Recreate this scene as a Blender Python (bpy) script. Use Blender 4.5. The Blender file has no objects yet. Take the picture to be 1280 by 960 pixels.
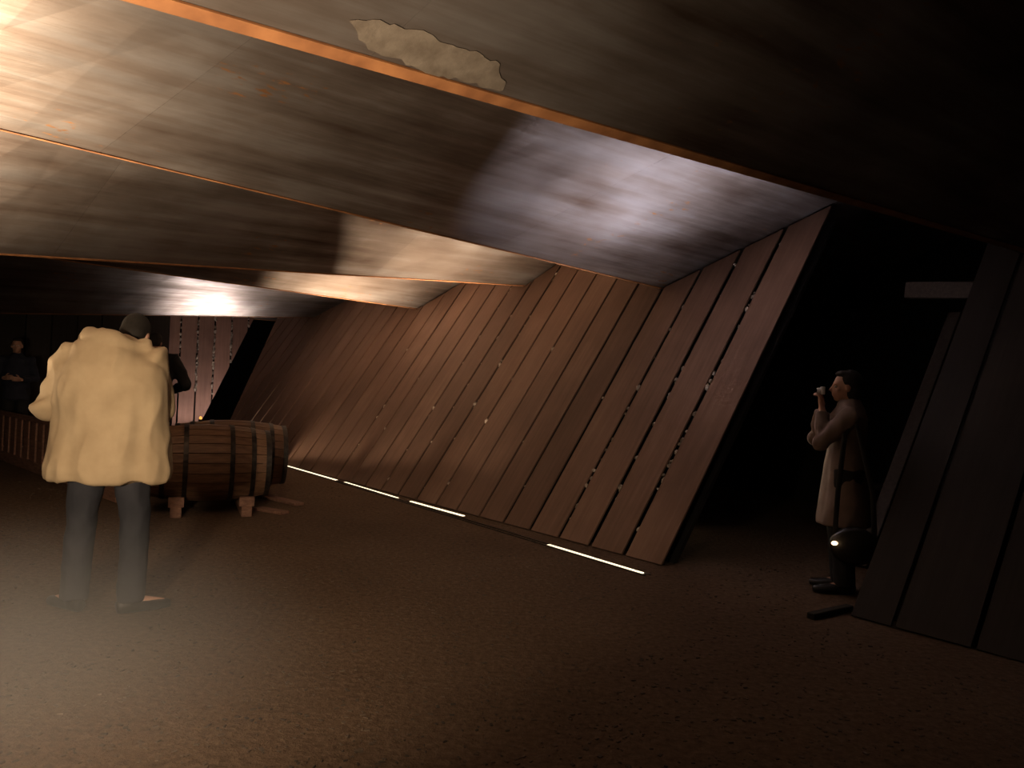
import bpy, bmesh, math, random
from mathutils import Vector, Matrix, noise

random.seed(7)
C = bpy.context.scene.collection
PI = math.pi
R = math.radians
V = Vector

# ------------------------------------------------------------------ camera
F, PHI, CAMH = 1000.0, R(2.75), 1.42          # focal length in pixels of a 1280 wide frame, roll, height
cam_d = bpy.data.cameras.new('camera')
cam_d.sensor_width = 36.0
cam_d.lens = 36.0 * F / 1280.0
cam_d.clip_start = 0.02
cam = bpy.data.objects.new('camera', cam_d)
C.objects.link(cam)
cx = V((math.cos(PHI), 0, math.sin(PHI)))
cy = V((-math.sin(PHI), 0, math.cos(PHI)))
cz = V((0, -1, 0))
M = Matrix((cx, cy, cz)).transposed().to_4x4()
M.translation = V((0, 0, CAMH))
cam.matrix_world = M
bpy.context.scene.camera = cam

# ------------------------------------------------------------------ world, view
w = bpy.data.worlds.new('world')
bpy.context.scene.world = w
w.use_nodes = True
w.node_tree.nodes['Background'].inputs[0].default_value = (0.5, 0.45, 0.42, 1)
w.node_tree.nodes['Background'].inputs[1].default_value = 0.0004
vs = bpy.context.scene.view_settings
vs.view_transform = 'Standard'
vs.look = 'None'
vs.exposure = 0.0
vs.gamma = 1.0
vs.use_curve_mapping = False

UP_POWER, UP_AIM = 620.0, V((-0.95, 2.45, 2.6))       # work lamp left of the frame: head tilted up
FWD_POWER, FWD_AIM = 490.0, V((-1.85, 5.0, 0.35))     # ... and head turned into the hall
HAZE = 0.24
NEARLOC, NEAR_AIM, NEAR_POWER = V((-2.35, 2.75, 0)), V((0.15, 0.2, 1.6)), 55.0
FLOODLOC, FLOOD_AIM, FLOOD_POWER = V((-4.05, 4.55, 0)), V((0.1, 0.05, 2.5)), 1900.0   # flood lamp on the floor, left of the frame
EDGE_POWER = 80.0
LAMP_COL = (1.0, 0.77, 0.52)
SLOT_POWER = 16.0       # per metre of bright floor slot
BACK_POWER = 24.0

# ------------------------------------------------------------------ geometry of the hall
A0 = V((1.26989, 6.48812, 0))            # foot of the leaning wall's near end
WD = V((-0.62734, 0.77875, 0))           # along the wall, away from the camera
OUT = V((0.77875, 0.62734, 0))           # out of the hall, through the wall
LEAN = 0.6967
UPW = V((0, 0, 1)) + OUT * LEAN


def wp(s, z, d=0.0):
    """point on the leaning wall: s along its foot, z height, d out of the wall's face"""
    n = (OUT - V((0, 0, LEAN))).normalized()
    return A0 + WD * s + UPW * z + n * d


def hall(s, t, z):
    """point in the hall: s along the wall, t metres in from the wall's foot"""
    return A0 + WD * s - OUT * t + V((0, 0, z))


def ray(u, v):
    dx = (u - 640) / F
    dy = -(v - 480) / F
    return V((dx * math.cos(PHI) - dy * math.sin(PHI), 1, dx * math.sin(PHI) + dy * math.cos(PHI)))


def on_floor(u, v, z=0.0):
    r = ray(u, v)
    return V((0, 0, CAMH)) + r * ((z - CAMH) / r.z)


# ------------------------------------------------------------------ materials
def new_mat(name):
    m = bpy.data.materials.new(name)
    m.use_nodes = True
    nt = m.node_tree
    return m, nt, nt.nodes['Principled BSDF']


def ramp(nt, stops):
    r = nt.nodes.new('ShaderNodeValToRGB')
    el = r.color_ramp.elements
    while len(el) < len(stops):
        el.new(0.5)
    for e, (p, c) in zip(el, stops):
        e.position = p
        e.color = (*c, 1)
    return r


def noise_tex(nt, coord, scale, detail=4, stretch=None, rough=0.55):
    n = nt.nodes.new('ShaderNodeTexNoise')
    n.inputs['Scale'].default_value = scale
    n.inputs['Detail'].default_value = detail
    n.inputs['Roughness'].default_value = rough
    if stretch:
        mp = nt.nodes.new('ShaderNodeMapping')
        mp.inputs['Scale'].default_value = stretch
        nt.links.new(coord, mp.inputs['Vector'])
        nt.links.new(mp.outputs[0], n.inputs['Vector'])
    else:
        nt.links.new(coord, n.inputs['Vector'])
    return n


def coords(nt, kind):
    return nt.nodes.new('ShaderNodeTexCoord').outputs[kind]


def bump(nt, bsdf, fac, strength, dist=0.01):
    b = nt.nodes.new('ShaderNodeBump')
    b.inputs['Strength'].default_value = strength
    b.inputs['Distance'].default_value = dist
    nt.links.new(fac, b.inputs['Height'])
    nt.links.new(b.outputs[0], bsdf.inputs['Normal'])


def simple(name, c1, c2, scale=6, rough=0.7, metal=0.0, kind='Object', stretch=None, bmp=0.0, bdist=0.01):
    m, nt, b = new_mat(name)
    n = noise_tex(nt, coords(nt, kind), scale, 5, stretch)
    r = ramp(nt, [(0.32, c1), (0.68, c2)])
    nt.links.new(n.outputs[0], r.inputs[0])
    nt.links.new(r.outputs[0], b.inputs['Base Color'])
    b.inputs['Roughness'].default_value = rough
    b.inputs['Metallic'].default_value = metal
    if bmp:
        bump(nt, b, n.outputs[0], bmp, bdist)
    return m


def emit(name, col, strength):
    m, nt, b = new_mat(name)
    n = noise_tex(nt, coords(nt, 'Object'), 3.0, 3)
    r = ramp(nt, [(0.3, tuple(c * 0.8 for c in col)), (0.6, col)])
    nt.links.new(n.outputs[0], r.inputs[0])
    nt.links.new(r.outputs[0], b.inputs['Emission Color'])
    b.inputs['Emission Strength'].default_value = strength
    b.inputs['Base Color'].default_value = (0.8, 0.8, 0.75, 1)
    return m


def steel_mat():
    m, nt, b = new_mat('weathered_steel')
    uv = coords(nt, 'UV')
    streak = noise_tex(nt, uv, 1.0, 5, (0.45, 6.0, 1), 0.62)
    blot = noise_tex(nt, uv, 0.8, 5, (1, 1.6, 1))
    r = ramp(nt, [(0.36, (0.10, 0.066, 0.048)), (0.50, (0.26, 0.215, 0.19)), (0.64, (0.48, 0.44, 0.425))])
    mx = nt.nodes.new('ShaderNodeMix')
    mx.data_type = 'FLOAT'
    mx.inputs[0].default_value = 0.5
    nt.links.new(streak.outputs[0], mx.inputs[2])
    nt.links.new(blot.outputs[0], mx.inputs[3])
    nt.links.new(mx.outputs[0], r.inputs[0])
    # small rust flecks, thin on the ground
    fl = noise_tex(nt, uv, 9, 3, (1, 2.2, 1))
    fm = noise_tex(nt, uv, 1.1, 2)
    mul = nt.nodes.new('ShaderNodeMath')
    mul.operation = 'MULTIPLY'
    nt.links.new(fl.outputs[0], mul.inputs[0])
    nt.links.new(fm.outputs[0], mul.inputs[1])
    fr = ramp(nt, [(0.40, (0, 0, 0)), (0.47, (1, 1, 1))])
    nt.links.new(mul.outputs[0], fr.inputs[0])
    mc = nt.nodes.new('ShaderNodeMix')
    mc.data_type = 'RGBA'
    nt.links.new(fr.outputs[0], mc.inputs[0])
    nt.links.new(r.outputs[0], mc.inputs[6])
    mc.inputs[7].default_value = (0.42, 0.20, 0.08, 1)
    nt.links.new(mc.outputs[2], b.inputs['Base Color'])
    b.inputs['Metallic'].default_value = 0.85
    rr = ramp(nt, [(0.3, (0.5, 0.5, 0.5)), (0.7, (0.34, 0.34, 0.34))])
    nt.links.new(streak.outputs[0], rr.inputs[0])
    nt.links.new(rr.outputs[0], b.inputs['Roughness'])
    bump(nt, b, streak.outputs[0], 0.25, 0.02)
    return m


def plank_mat(name, base, var):
    m, nt, b = new_mat(name)
    uv = coords(nt, 'UV')
    info = nt.nodes.new('ShaderNodeObjectInfo')
    add = nt.nodes.new('ShaderNodeVectorMath')
    add.operation = 'MULTIPLY_ADD'
    comb = nt.nodes.new('ShaderNodeCombineXYZ')
    nt.links.new(info.outputs['Random'], comb.inputs[2])
    add.inputs[1].default_value = (1, 1, 1)
    nt.links.new(uv, add.inputs[0])
    nt.links.new(comb.outputs[0], add.inputs[2])
    g = noise_tex(nt, add.outputs[0], 1.0, 6, (26, 1.3, 40), 0.65)
    bl = noise_tex(nt, add.outputs[0], 1.4, 3, (1, 1, 30))
    r = ramp(nt, [(0.25, tuple(c * 0.55 for c in base)), (0.55, base), (0.8, var)])
    mx = nt.nodes.new('ShaderNodeMix')
    mx.data_type = 'FLOAT'
    mx.inputs[0].default_value = 0.55
    nt.links.new(g.outputs[0], mx.inputs[2])
    nt.links.new(bl.outputs[0], mx.inputs[3])
    nt.links.new(mx.outputs[0], r.inputs[0])
    hs = nt.nodes.new('ShaderNodeHueSaturation')
    mr = nt.nodes.new('ShaderNodeMapRange')
    mr.inputs[3].default_value = 0.85
    mr.inputs[4].default_value = 1.12
    nt.links.new(info.outputs['Random'], mr.inputs[0])
    nt.links.new(mr.outputs[0], hs.inputs['Value'])
    nt.links.new(r.outputs[0], hs.inputs['Color'])
    nt.links.new(hs.outputs[0], b.inputs['Base Color'])
    b.inputs['Roughness'].default_value = 0.7
    b.inputs['Specular IOR Level'].default_value = 0.2
    bump(nt, b, g.outputs[0], 0.3, 0.006)
    return m


def floor_mat():
    m, nt, b = new_mat('dark_gravel_floor')
    ob = coords(nt, 'Object')
    n1 = noise_tex(nt, ob, 26, 6, None, 0.7)
    n2 = noise_tex(nt, ob, 0.6, 3)
    r = ramp(nt, [(0.30, (0.055, 0.034, 0.022)), (0.52, (0.135, 0.088, 0.058)), (0.75, (0.22, 0.155, 0.105))])
    mx = nt.nodes.new('ShaderNodeMix')
    mx.data_type = 'FLOAT'
    mx.inputs[0].default_value = 0.28
    nt.links.new(n1.outputs[0], mx.inputs[2])
    nt.links.new(n2.outputs[0], mx.inputs[3])
    nt.links.new(mx.outputs[0], r.inputs[0])
    nt.links.new(r.outputs[0], b.inputs['Base Color'])
    b.inputs['Roughness'].default_value = 0.95
    b.inputs['Specular IOR Level'].default_value = 0.1
    bump(nt, b, n1.outputs[0], 0.8, 0.03)
    return m


STEEL = steel_mat()
PATCH = simple('pale_scale', (0.17, 0.135, 0.105), (0.28, 0.235, 0.19), 14, 0.6, 0.6, 'Object', None, 0.5, 0.01)
RUST = simple('orange_rust', (0.19, 0.072, 0.024), (0.33, 0.14, 0.05), 9, 0.75, 0.1)
PLANK = plank_mat('brown_plank', (0.17, 0.098, 0.068), (0.25, 0.155, 0.11))
PLANK_SHADE = plank_mat('shaded_plank', (0.036, 0.028, 0.023), (0.054, 0.042, 0.034))  # shaded copy of the brown planks, lack of light put into the colour
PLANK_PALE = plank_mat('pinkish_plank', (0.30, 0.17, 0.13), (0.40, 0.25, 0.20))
DARK = simple('black_backing', (0.006, 0.005, 0.004), (0.014, 0.011, 0.009), 5, 0.9)
STONE = simple('pale_stone', (0.07, 0.052, 0.04), (0.52, 0.43, 0.35), 11, 0.85)
FLOOR = floor_mat()
CHIP = simple('wood_chip', (0.025, 0.017, 0.012), (0.13, 0.088, 0.058), 2.5, 0.9)
OAK = simple('old_oak', (0.13, 0.066, 0.036), (0.24, 0.13, 0.072), 5, 0.6, 0, 'Object', (1.2, 9, 9), 0.25, 0.004)
HOOP = simple('dark_iron', (0.03, 0.026, 0.024), (0.09, 0.075, 0.065), 12, 0.5, 0.8)
TIMBER = simple('rough_timber', (0.13, 0.06, 0.04), (0.25, 0.13, 0.085), 7, 0.8, 0, 'Object', (1, 6, 6), 0.3)
TIMBER_SHADE = simple('shaded_timber', (0.035, 0.026, 0.02), (0.06, 0.045, 0.036), 7, 0.8, 0, 'Object', (1, 6, 6), 0.3)  # shaded copy of the rough timber, gloom behind the doorway put into the colour
JACKET = simple('beige_cloth', (0.36, 0.26, 0.155), (0.46, 0.345, 0.215), 5, 0.85, 0, 'Object', None, 0.15, 0.01)
COAT = simple('pinkish_beige_cloth', (0.18, 0.125, 0.10), (0.25, 0.18, 0.145), 6, 0.85)
NAVY = simple('navy_cloth', (0.012, 0.014, 0.028), (0.022, 0.025, 0.045), 8, 0.85)
BLACKC = simple('black_cloth', (0.008, 0.008, 0.009), (0.016, 0.015, 0.016), 8, 0.85)
TROUS = simple('dark_blue_grey_cloth', (0.014, 0.015, 0.021), (0.026, 0.026, 0.034), 8, 0.85)
LEATHER = simple('black_leather', (0.01, 0.009, 0.008), (0.022, 0.019, 0.017), 10, 0.45)
SKIN = simple('skin', (0.46, 0.25, 0.17), (0.55, 0.32, 0.23), 7, 0.5)
HAIR = simple('dark_hair', (0.007, 0.005, 0.003), (0.016, 0.011, 0.007), 20, 0.8, 0, 'Object', (8, 8, 1))
EYE = simple('eye_white', (0.5, 0.48, 0.45), (0.6, 0.58, 0.55), 4, 0.3)
SILVER = simple('silver_plastic', (0.70, 0.70, 0.72), (0.80, 0.80, 0.82), 6, 0.3, 0.2)
GLASSB = simple('dark_glass', (0.01, 0.01, 0.015), (0.02, 0.02, 0.03), 6, 0.1)
LAMPBODY = simple('black_lamp_paint', (0.015, 0.015, 0.015), (0.03, 0.03, 0.03), 6, 0.5)
SLOT_EM = emit('bright_slot', (1.0, 0.82, 0.55), 1.8)
LENS_EM = emit('flood_lens', (1.0, 0.80, 0.55), 12.0)
AMBER_EM = emit('amber_glow', (1.0, 0.42, 0.07), 1.6)
GLINT_EM = emit('glint_glow', (1.0, 0.62, 0.32), 5.0)  # no lamp: glow standing in for a glint on the bag's clasp


# ------------------------------------------------------------------ object helpers
def link_mesh(name, me, mat, parent=None):
    o = bpy.data.objects.new(name, me)
    C.objects.link(o)
    if mat and not me.materials:
        me.materials.append(mat)
    if parent:
        o.parent = parent
    return o


def obj(name, bm, mat, parent=None, smooth=False):
    me = bpy.data.meshes.new(name)
    bm.normal_update()
    bm.to_mesh(me)
    bm.free()
    if smooth:
        for p in me.polygons:
            p.use_smooth = True
    return link_mesh(name, me, mat, parent)


def empty(name, loc=(0, 0, 0), rz=0.0, parent=None):
    o = bpy.data.objects.new(name, None)
    C.objects.link(o)
    o.location = loc
    o.rotation_euler = (0, 0, rz)
    o.empty_display_size = 0.1
    if parent:
        o.parent = parent
    return o


def tag(o, label, cat, group=None):
    o['label'] = label
    o['category'] = cat
    if group:
        o['group'] = group
    return o


def struct(o):
    o['kind'] = 'structure'
    return o


def bm_box(bm, c, size, rot=None):
    c = V(c)
    vs_ = []
    for x in (-.5, .5):
        for y in (-.5, .5):
            for z in (-.5, .5):
                p = V((x * size[0], y * size[1], z * size[2]))
                if rot:
                    p = rot @ p
                vs_.append(bm.verts.new(c + p))
    for f in ((0, 1, 3, 2), (4, 6, 7, 5), (0, 4, 5, 1), (2, 3, 7, 6), (0, 2, 6, 4), (1, 5, 7, 3)):
        bm.faces.new([vs_[i] for i in f])


def box_bm(c, size, rot=None, bev=0.0):
    bm = bmesh.new()
    bm_box(bm, c, size, rot)
    if bev:
        bmesh.ops.bevel(bm, geom=bm.edges[:], offset=bev, segments=1, affect='EDGES')
    return bm


def beam_bm(a, b, wdt, hgt, bev=0.0):
    """box from a to b, width across and height up"""
    a, b = V(a), V(b)
    d = b - a
    x = d.normalized()
    y = V((0, 0, 1)).cross(x)
    y = y.normalized() if y.length > 1e-4 else V((0, 1, 0))
    z = x.cross(y)
    rot = Matrix((x, y, z)).transposed()
    return box_bm((a + b) / 2, (d.length, wdt, hgt), rot, bev)


def bm_prism(bm, pts, off, uvs=None):
    """polygon extruded by the vector off; uv layer from uvs on both faces"""
    n = len(pts)
    a = [bm.verts.new(p) for p in pts]
    b = [bm.verts.new(V(p) + V(off)) for p in pts]
    fs = [bm.faces.new(a), bm.faces.new(b[::-1])]
    sd = []
    for i in range(n):
        j = (i + 1) % n
        sd.append(bm.faces.new((a[i], b[i], b[j], a[j])))
    if uvs:
        L = bm.loops.layers.uv.verify()
        d = {v: uvs[i % n] for i, v in enumerate(a + b)}
        for f in fs + sd:
            for l in f.loops:
                l[L].uv = d[l.vert]
    bmesh.ops.recalc_face_normals(bm, faces=bm.faces[:])


def bm_tube(bm, pts, rad, seg=12, ref=None, flat=1.0):
    """closed tube through pts; rad numbers or (a,b) pairs"""
    pts = [V(p) for p in pts]
    rings = []
    prev = None
    for i, p in enumerate(pts):
        t = (pts[min(i + 1, len(pts) - 1)] - pts[max(i - 1, 0)]).normalized()
        u = prev if prev is not None else (V(ref) if ref else (V((1, 0, 0)) if abs(t.x) < 0.8 else V((0, 1, 0))))
        u = (u - t * u.dot(t)).normalized()
        prev = u
        v = t.cross(u)
        ra = rad[i]
        ra, rb = ra if isinstance(ra, tuple) else (ra, ra * flat)
        rings.append([bm.verts.new(p + u * (math.cos(2 * PI * k / seg) * ra) + v * (math.sin(2 * PI * k / seg) * rb)) for k in range(seg)])
    for i in range(len(rings) - 1):
        for k in range(seg):
            l = (k + 1) % seg
            bm.faces.new((rings[i][k], rings[i][l], rings[i + 1][l], rings[i + 1][k]))
    bm.faces.new(rings[0][::-1])
    bm.faces.new(rings[-1])


def bm_ball(bm, c, r, rot=None, u=14, v=9):
    if not isinstance(r, (tuple, list)):
        r = (r, r, r)
    m = Matrix.Translation(V(c)) @ (rot.to_4x4() if rot else Matrix.Identity(4)) @ Matrix.Diagonal((*r, 1))
    bmesh.ops.create_uvsphere(bm, u_segments=u, v_segments=v, radius=1.0, matrix=m)


def fuse(bm, voxel, smooth=3):
    """one continuous skin around everything in bm"""
    me = bpy.data.meshes.new('tmp')
    bmesh.ops.recalc_face_normals(bm, faces=bm.faces[:])
    bm.to_mesh(me)
    bm.free()
    o = bpy.data.objects.new('tmp', me)
    C.objects.link(o)
    m = o.modifiers.new('r', 'REMESH')
    m.mode = 'VOXEL'
    m.voxel_size = voxel
    m.use_smooth_shade = True
    s = o.modifiers.new('s', 'SMOOTH')
    s.factor = 0.5
    s.iterations = smooth
    dg = bpy.context.evaluated_depsgraph_get()
    dg.update()
    out = bpy.data.meshes.new_from_object(o.evaluated_get(dg))
    bpy.data.objects.remove(o)
    bpy.data.meshes.remove(me)
    out.materials.clear()
    for p in out.polygons:
        p.use_smooth = True
    return out


def crumple(me, amp, scale, seed=0.0):
    """fold cloth: push the vertices along their normals by stretched noise"""
    ns = [v.normal.copy() for v in me.vertices]
    for v, n in zip(me.vertices, ns):
        p = v.co
        q = V((p.x * scale[0] + seed, p.y * scale[1], p.z * scale[2]))
        a = noise.noise(q) + 0.5 * noise.noise(q * 2.1 + V((3, 1, 7)))
        a = 0.55 - abs(a) * 1.6
        v.co = p + n * (a * amp)
    me.update()


# ================================================================== STRUCTURE
# ---- floor
bm = bmesh.new()
c4 = [hall(-8, 9, 0), hall(-8, -5.5, 0), hall(17, -5.5, 0), hall(17, 9, 0)]
bm_prism(bm, c4, (0, 0, -0.12))
floor = struct(obj('floor', bm, FLOOR))

# ---- ceiling: folded steel plates; every low edge is a line from the wall into the hall
#        s on the wall, z on the wall, slope per metre into the hall
LOW = [(-6.3, 2.58, 0.0), (-2.0, 2.58, -0.034), (1.70, 2.57, 0.046), (4.27, 2.78, -0.068), (6.79, 2.56, 0.020), (10.66, 2.55, -0.077), (13.4, 2.6, 0.0)]
HIGH = [(-8.4, 3.4), (-4.1, 3.42), (-0.15, 3.44), (3.2, 3.55), (5.25, 3.3), (8.6, 3.25), (12.2, 3.2), (15.5, 3.3)]


def low_pt(i, t):
    s, z, k = LOW[i]
    return wp(s, z) - OUT * t + V((0, 0, k * t))


def high_pt(i, t):
    s, z = HIGH[i]
    return wp(s, z) - OUT * t


ceiling = struct(empty('ceiling'))
SEAMS = [-2.6, 2.35, 5.7, 8.6, 11.5]


def plate(fa, fb, ta, tb, vofs):
    bm = bmesh.new()
    L = bm.loops.layers.uv.verify()
    N = 6
    top, bot, uv = [], [], {}
    for i in range(N + 1):
        t = ta + (tb - ta) * i / N
        a, b = fa(t), fb(t)
        rt, rb = [], []
        for q in (0, 0.5, 1):
            p = a.lerp(b, q)
            v1 = bm.verts.new(p)
            v2 = bm.verts.new(p + V((0, 0, 0.03)))
            uv[v1] = uv[v2] = (t + vofs * 3.1, (b - a).length * q + vofs * 5.3)
            rb.append(v1)
            rt.append(v2)
        top.append(rt)
        bot.append(rb)
    for i in range(N):
        for j in range(2):
            bm.faces.new((bot[i][j], bot[i][j + 1], bot[i + 1][j + 1], bot[i + 1][j]))
            bm.faces.new((top[i][j], top[i + 1][j], top[i + 1][j + 1], top[i][j + 1]))
    for i in range(N):
        for j in (0, 2):
            bm.faces.new((bot[i][j], bot[i + 1][j], top[i + 1][j], top[i][j]))
    for i in (0, N):
        for j in range(2):
            bm.faces.new((bot[i][j], bot[i][j + 1], top[i][j + 1], top[i][j]))
    bmesh.ops.recalc_face_normals(bm, faces=bm.faces[:])
    for f in bm.faces:
        for l in f.loops:
            l[L].uv = uv[l.vert]
    return bm


for i in range(len(LOW)):
    for k in range(len(SEAMS) - 1):
        ta, tb = SEAMS[k] + 0.0008, SEAMS[k + 1] - 0.0008
        obj('panel', plate(lambda t, i=i: high_pt(i, t), lambda t, i=i: low_pt(i, t), ta, tb, i * 2), STEEL, ceiling)
        obj('panel', plate(lambda t, i=i: low_pt(i, t), lambda t, i=i: high_pt(i + 1, t), ta, tb, i * 2 + 1), STEEL, ceiling)
    # rusty strip riveted along the low edge
    bm = bmesh.new()
    N = 8
    for q in range(N):
        ta, tb = -2.5 + 14 * q / N, -2.5 + 14 * (q + 1) / N
        def edge(t):
            a, h = low_pt(i, t), high_pt(i, t)
            d = (h - a).normalized()
            return a + V((0, 0, -0.008)), a + d * (0.047 if i == 1 else 0.016) + V((0, 0, -0.008))
        a0, a1 = edge(ta)
        b0, b1 = edge(tb)
        bm_prism(bm, [a0, b0, b1, a1], (0, 0, 0.006))
    bmesh.ops.remove_doubles(bm, verts=bm.verts[:], dist=1e-4)
    e = obj('edge_strip', bm, RUST, ceiling)
    e['label'] = 'orange rusted strip along the low fold of the steel ceiling'


# pale worn patch on the nearest steel face
pA, pB, pC = low_pt(1, 3.0), low_pt(1, 5.5), high_pt(1, 4.2)
pn = (pB - pA).cross(pC - pA).normalized()
if pn.z > 0:
    pn = -pn


def on_plate0(u, v):
    """where the ray through (u, v) meets the nearest steel face (a slightly twisted sheet)"""
    r = ray(u, v)
    k, t, q = 3.0, 4.0, 0.4
    for _ in range(12):
        a, b = low_pt(1, t), high_pt(1, t)
        res = a.lerp(b, q) - (V((0, 0, CAMH)) + r * k)
        dt = (low_pt(1, t + 0.01).lerp(high_pt(1, t + 0.01), q) - a.lerp(b, q)) / 0.01
        m3 = Matrix((-r, dt, b - a)).transposed()
        st = m3.inverted() @ (-res)
        k, t, q = k + st[0], t + st[1], q + st[2]
    return V((0, 0, CAMH)) + r * k


outline = [(438, 27), (470, 24), (505, 33), (545, 46), (566, 58), (596, 64), (618, 76), (630, 96), (628, 112), (600, 106), (572, 98), (540, 92), (508, 78), (470, 66), (448, 48)]
pts = []
for a, b in zip(outline, outline[1:] + outline[:1]):
    for q in range(4):
        k = q / 4
        pts.append(on_plate0(a[0] + (b[0] - a[0]) * k + random.uniform(-4, 4), a[1] + (b[1] - a[1]) * k + random.uniform(-3, 3)) + pn * 0.002)
bm = bmesh.new()
bm_prism(bm, pts, pn * 0.0015)
obj('worn_patch', bm, PATCH, ceiling)['label'] = 'pale worn patch on the nearest steel face'

# ---- the leaning plank wall, its doorway, and its near part
def roof_z(s):
    kn = []
    for i in range(len(LOW)):
        kn.append(HIGH[i])
        kn.append(LOW[i][:2])
    kn.append(HIGH[-1])
    for (s0, z0), (s1, z1) in zip(kn, kn[1:]):
        if s0 <= s <= s1:
            return z0 + (z1 - z0) * (s - s0) / (s1 - s0)
    return 2.6


KNOTS = sorted([h[0] for h in HIGH] + [l[0] for l in LOW])
PITCH = 0.4145
NPL = 31
S_END = NPL * PITCH


def clip_end(pts):
    """cut away what lies past the slanting far end of the wall"""
    f = lambda p: 10.56 + 0.75 * p[1] - p[0]
    out = []
    for p, q in zip(pts, pts[1:] + pts[:1]):
        a, b = f(p), f(q)
        if a >= 0:
            out.append(p)
        if (a >= 0) != (b >= 0):
            k = a / (a - b)
            out.append((p[0] + (q[0] - p[0]) * k, p[1] + (q[1] - p[1]) * k))
    return out


def wall_panel(s0, s1, z0, d0, d1, top_gap, slant=0.0):
    """a piece of the wall between s0 and s1 up to the ceiling"""
    ss = [s0] + [k for k in KNOTS if s0 < k < s1] + [s1]
    pts = [(s0, z0), (s1, z0)] + [(s, roof_z(s) - top_gap) for s in reversed(ss)]
    pts = clip_end(pts)
    if len(pts) < 3:
        return None
    bm = bmesh.new()
    n = wp(0, 0, 1) - wp(0, 0)
    bm_prism(bm, [wp(s, z, d0) for s, z in pts], n * (d1 - d0), [(s, z) for s, z in pts])
    return bm


bm = wall_panel(0.02, S_END - 0.02, 0.0, 0.16, 0.20, 0.04)
bm2 = wall_panel(-6.9, -1.6, 0.0, 0.16, 0.20, 0.04)
tmp = bpy.data.meshes.new('t')
bm2.to_mesh(tmp)
bm2.free()
bm.from_mesh(tmp)
wall_right = struct(obj('wall_right', bm, DARK))
for k in range(NPL):
    g = 0.040 if k > 2 else 0.052
    if k in (6, 7, 12, 15, 19, 22):
        g = 0.030
    s0, s1 = k * PITCH + (g / 2 if k else 0), (k + 1) * PITCH - g / 2
    d = random.uniform(0, 0.006)
    pb_ = wall_panel(s0, s1, 0.015, d, d + 0.016, 0.02)
    if pb_:
        obj('plank', pb_, PLANK, wall_right)
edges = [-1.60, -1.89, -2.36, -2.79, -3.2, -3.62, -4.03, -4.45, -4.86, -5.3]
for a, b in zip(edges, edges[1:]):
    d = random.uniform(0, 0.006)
    obj('plank', wall_panel(b + 0.018, a - 0.018 if a > -1.6 else a - 0.012, 0.015, d, d + 0.016, 0.02), PLANK_SHADE, wall_right)


# stones that show through the plank gaps: counted by nobody, one mesh
def stones(root, spots, name='stone_fill'):
    bm = bmesh.new()
    for p, r in spots:
        m = Matrix.Translation(p) @ Matrix.Diagonal((r * random.uniform(.8, 1.2), r * random.uniform(.8, 1.2), r * random.uniform(.8, 1.5), 1))
        bmesh.ops.create_icosphere(bm, subdivisions=1, radius=1.0, matrix=m)
    for v in bm.verts:
        v.co += V((random.uniform(-1, 1), random.uniform(-1, 1), random.uniform(-1, 1))) * 0.004
    o = obj(name, bm, STONE, root)
    o['kind'] = 'stuff'
    o['label'] = 'pale stones showing through the gaps between planks'


spots = []
busy = {1: 1.0, 2: .55, 3: .7, 8: .3, 9: .6, 10: .7, 11: .8, 13: .35, 14: .5}
for k in range(1, 25):
    n = int(24 * busy.get(k, 0.08))
    for q in range(n):
        z = random.uniform(0.15, roof_z(k * PITCH) - 0.1)
        # clusters, like packed rubble
        z = z if random.random() < .6 else 0.3 + 2.0 * ((z * 3.7) % 1)
        spots.append((wp(k * PITCH + random.uniform(-.01, .01), z, random.uniform(0.010, 0.045)), random.uniform(0.010, 0.030)))
stones(wall_right, spots)

# beam across the doorway and leaning post behind it
obj('lintel', beam_bm(wp(-0.9, 2.62, 0.35), wp(-1.62, 2.50, 0.25), 0.10, 0.14, 0.006), TIMBER_SHADE, wall_right)

# ---- far end wall: pinkish vertical planks, lit; then a return to its left, coloured dark as unlit
S_BACK = 13.05


def backp(t, z, d=0.0):
    return hall(S_BACK + d, t, z)


def on_back(u, v):
    r = ray(u, v)
    q = backp(0, 0) - V((0, 0, CAMH))
    return V((0, 0, CAMH)) + r * (q.dot(WD) / r.dot(WD))


pa, pb = on_back(318, 397), on_back(250, 530)
def t_of(p):
    return -(p - A0).dot(OUT)
ta, za, tb, zb = t_of(pa), pa.z, t_of(pb), pb.z
def t_edge(z):
    return ta + (tb - ta) * (z - za) / (zb - za)


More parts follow.
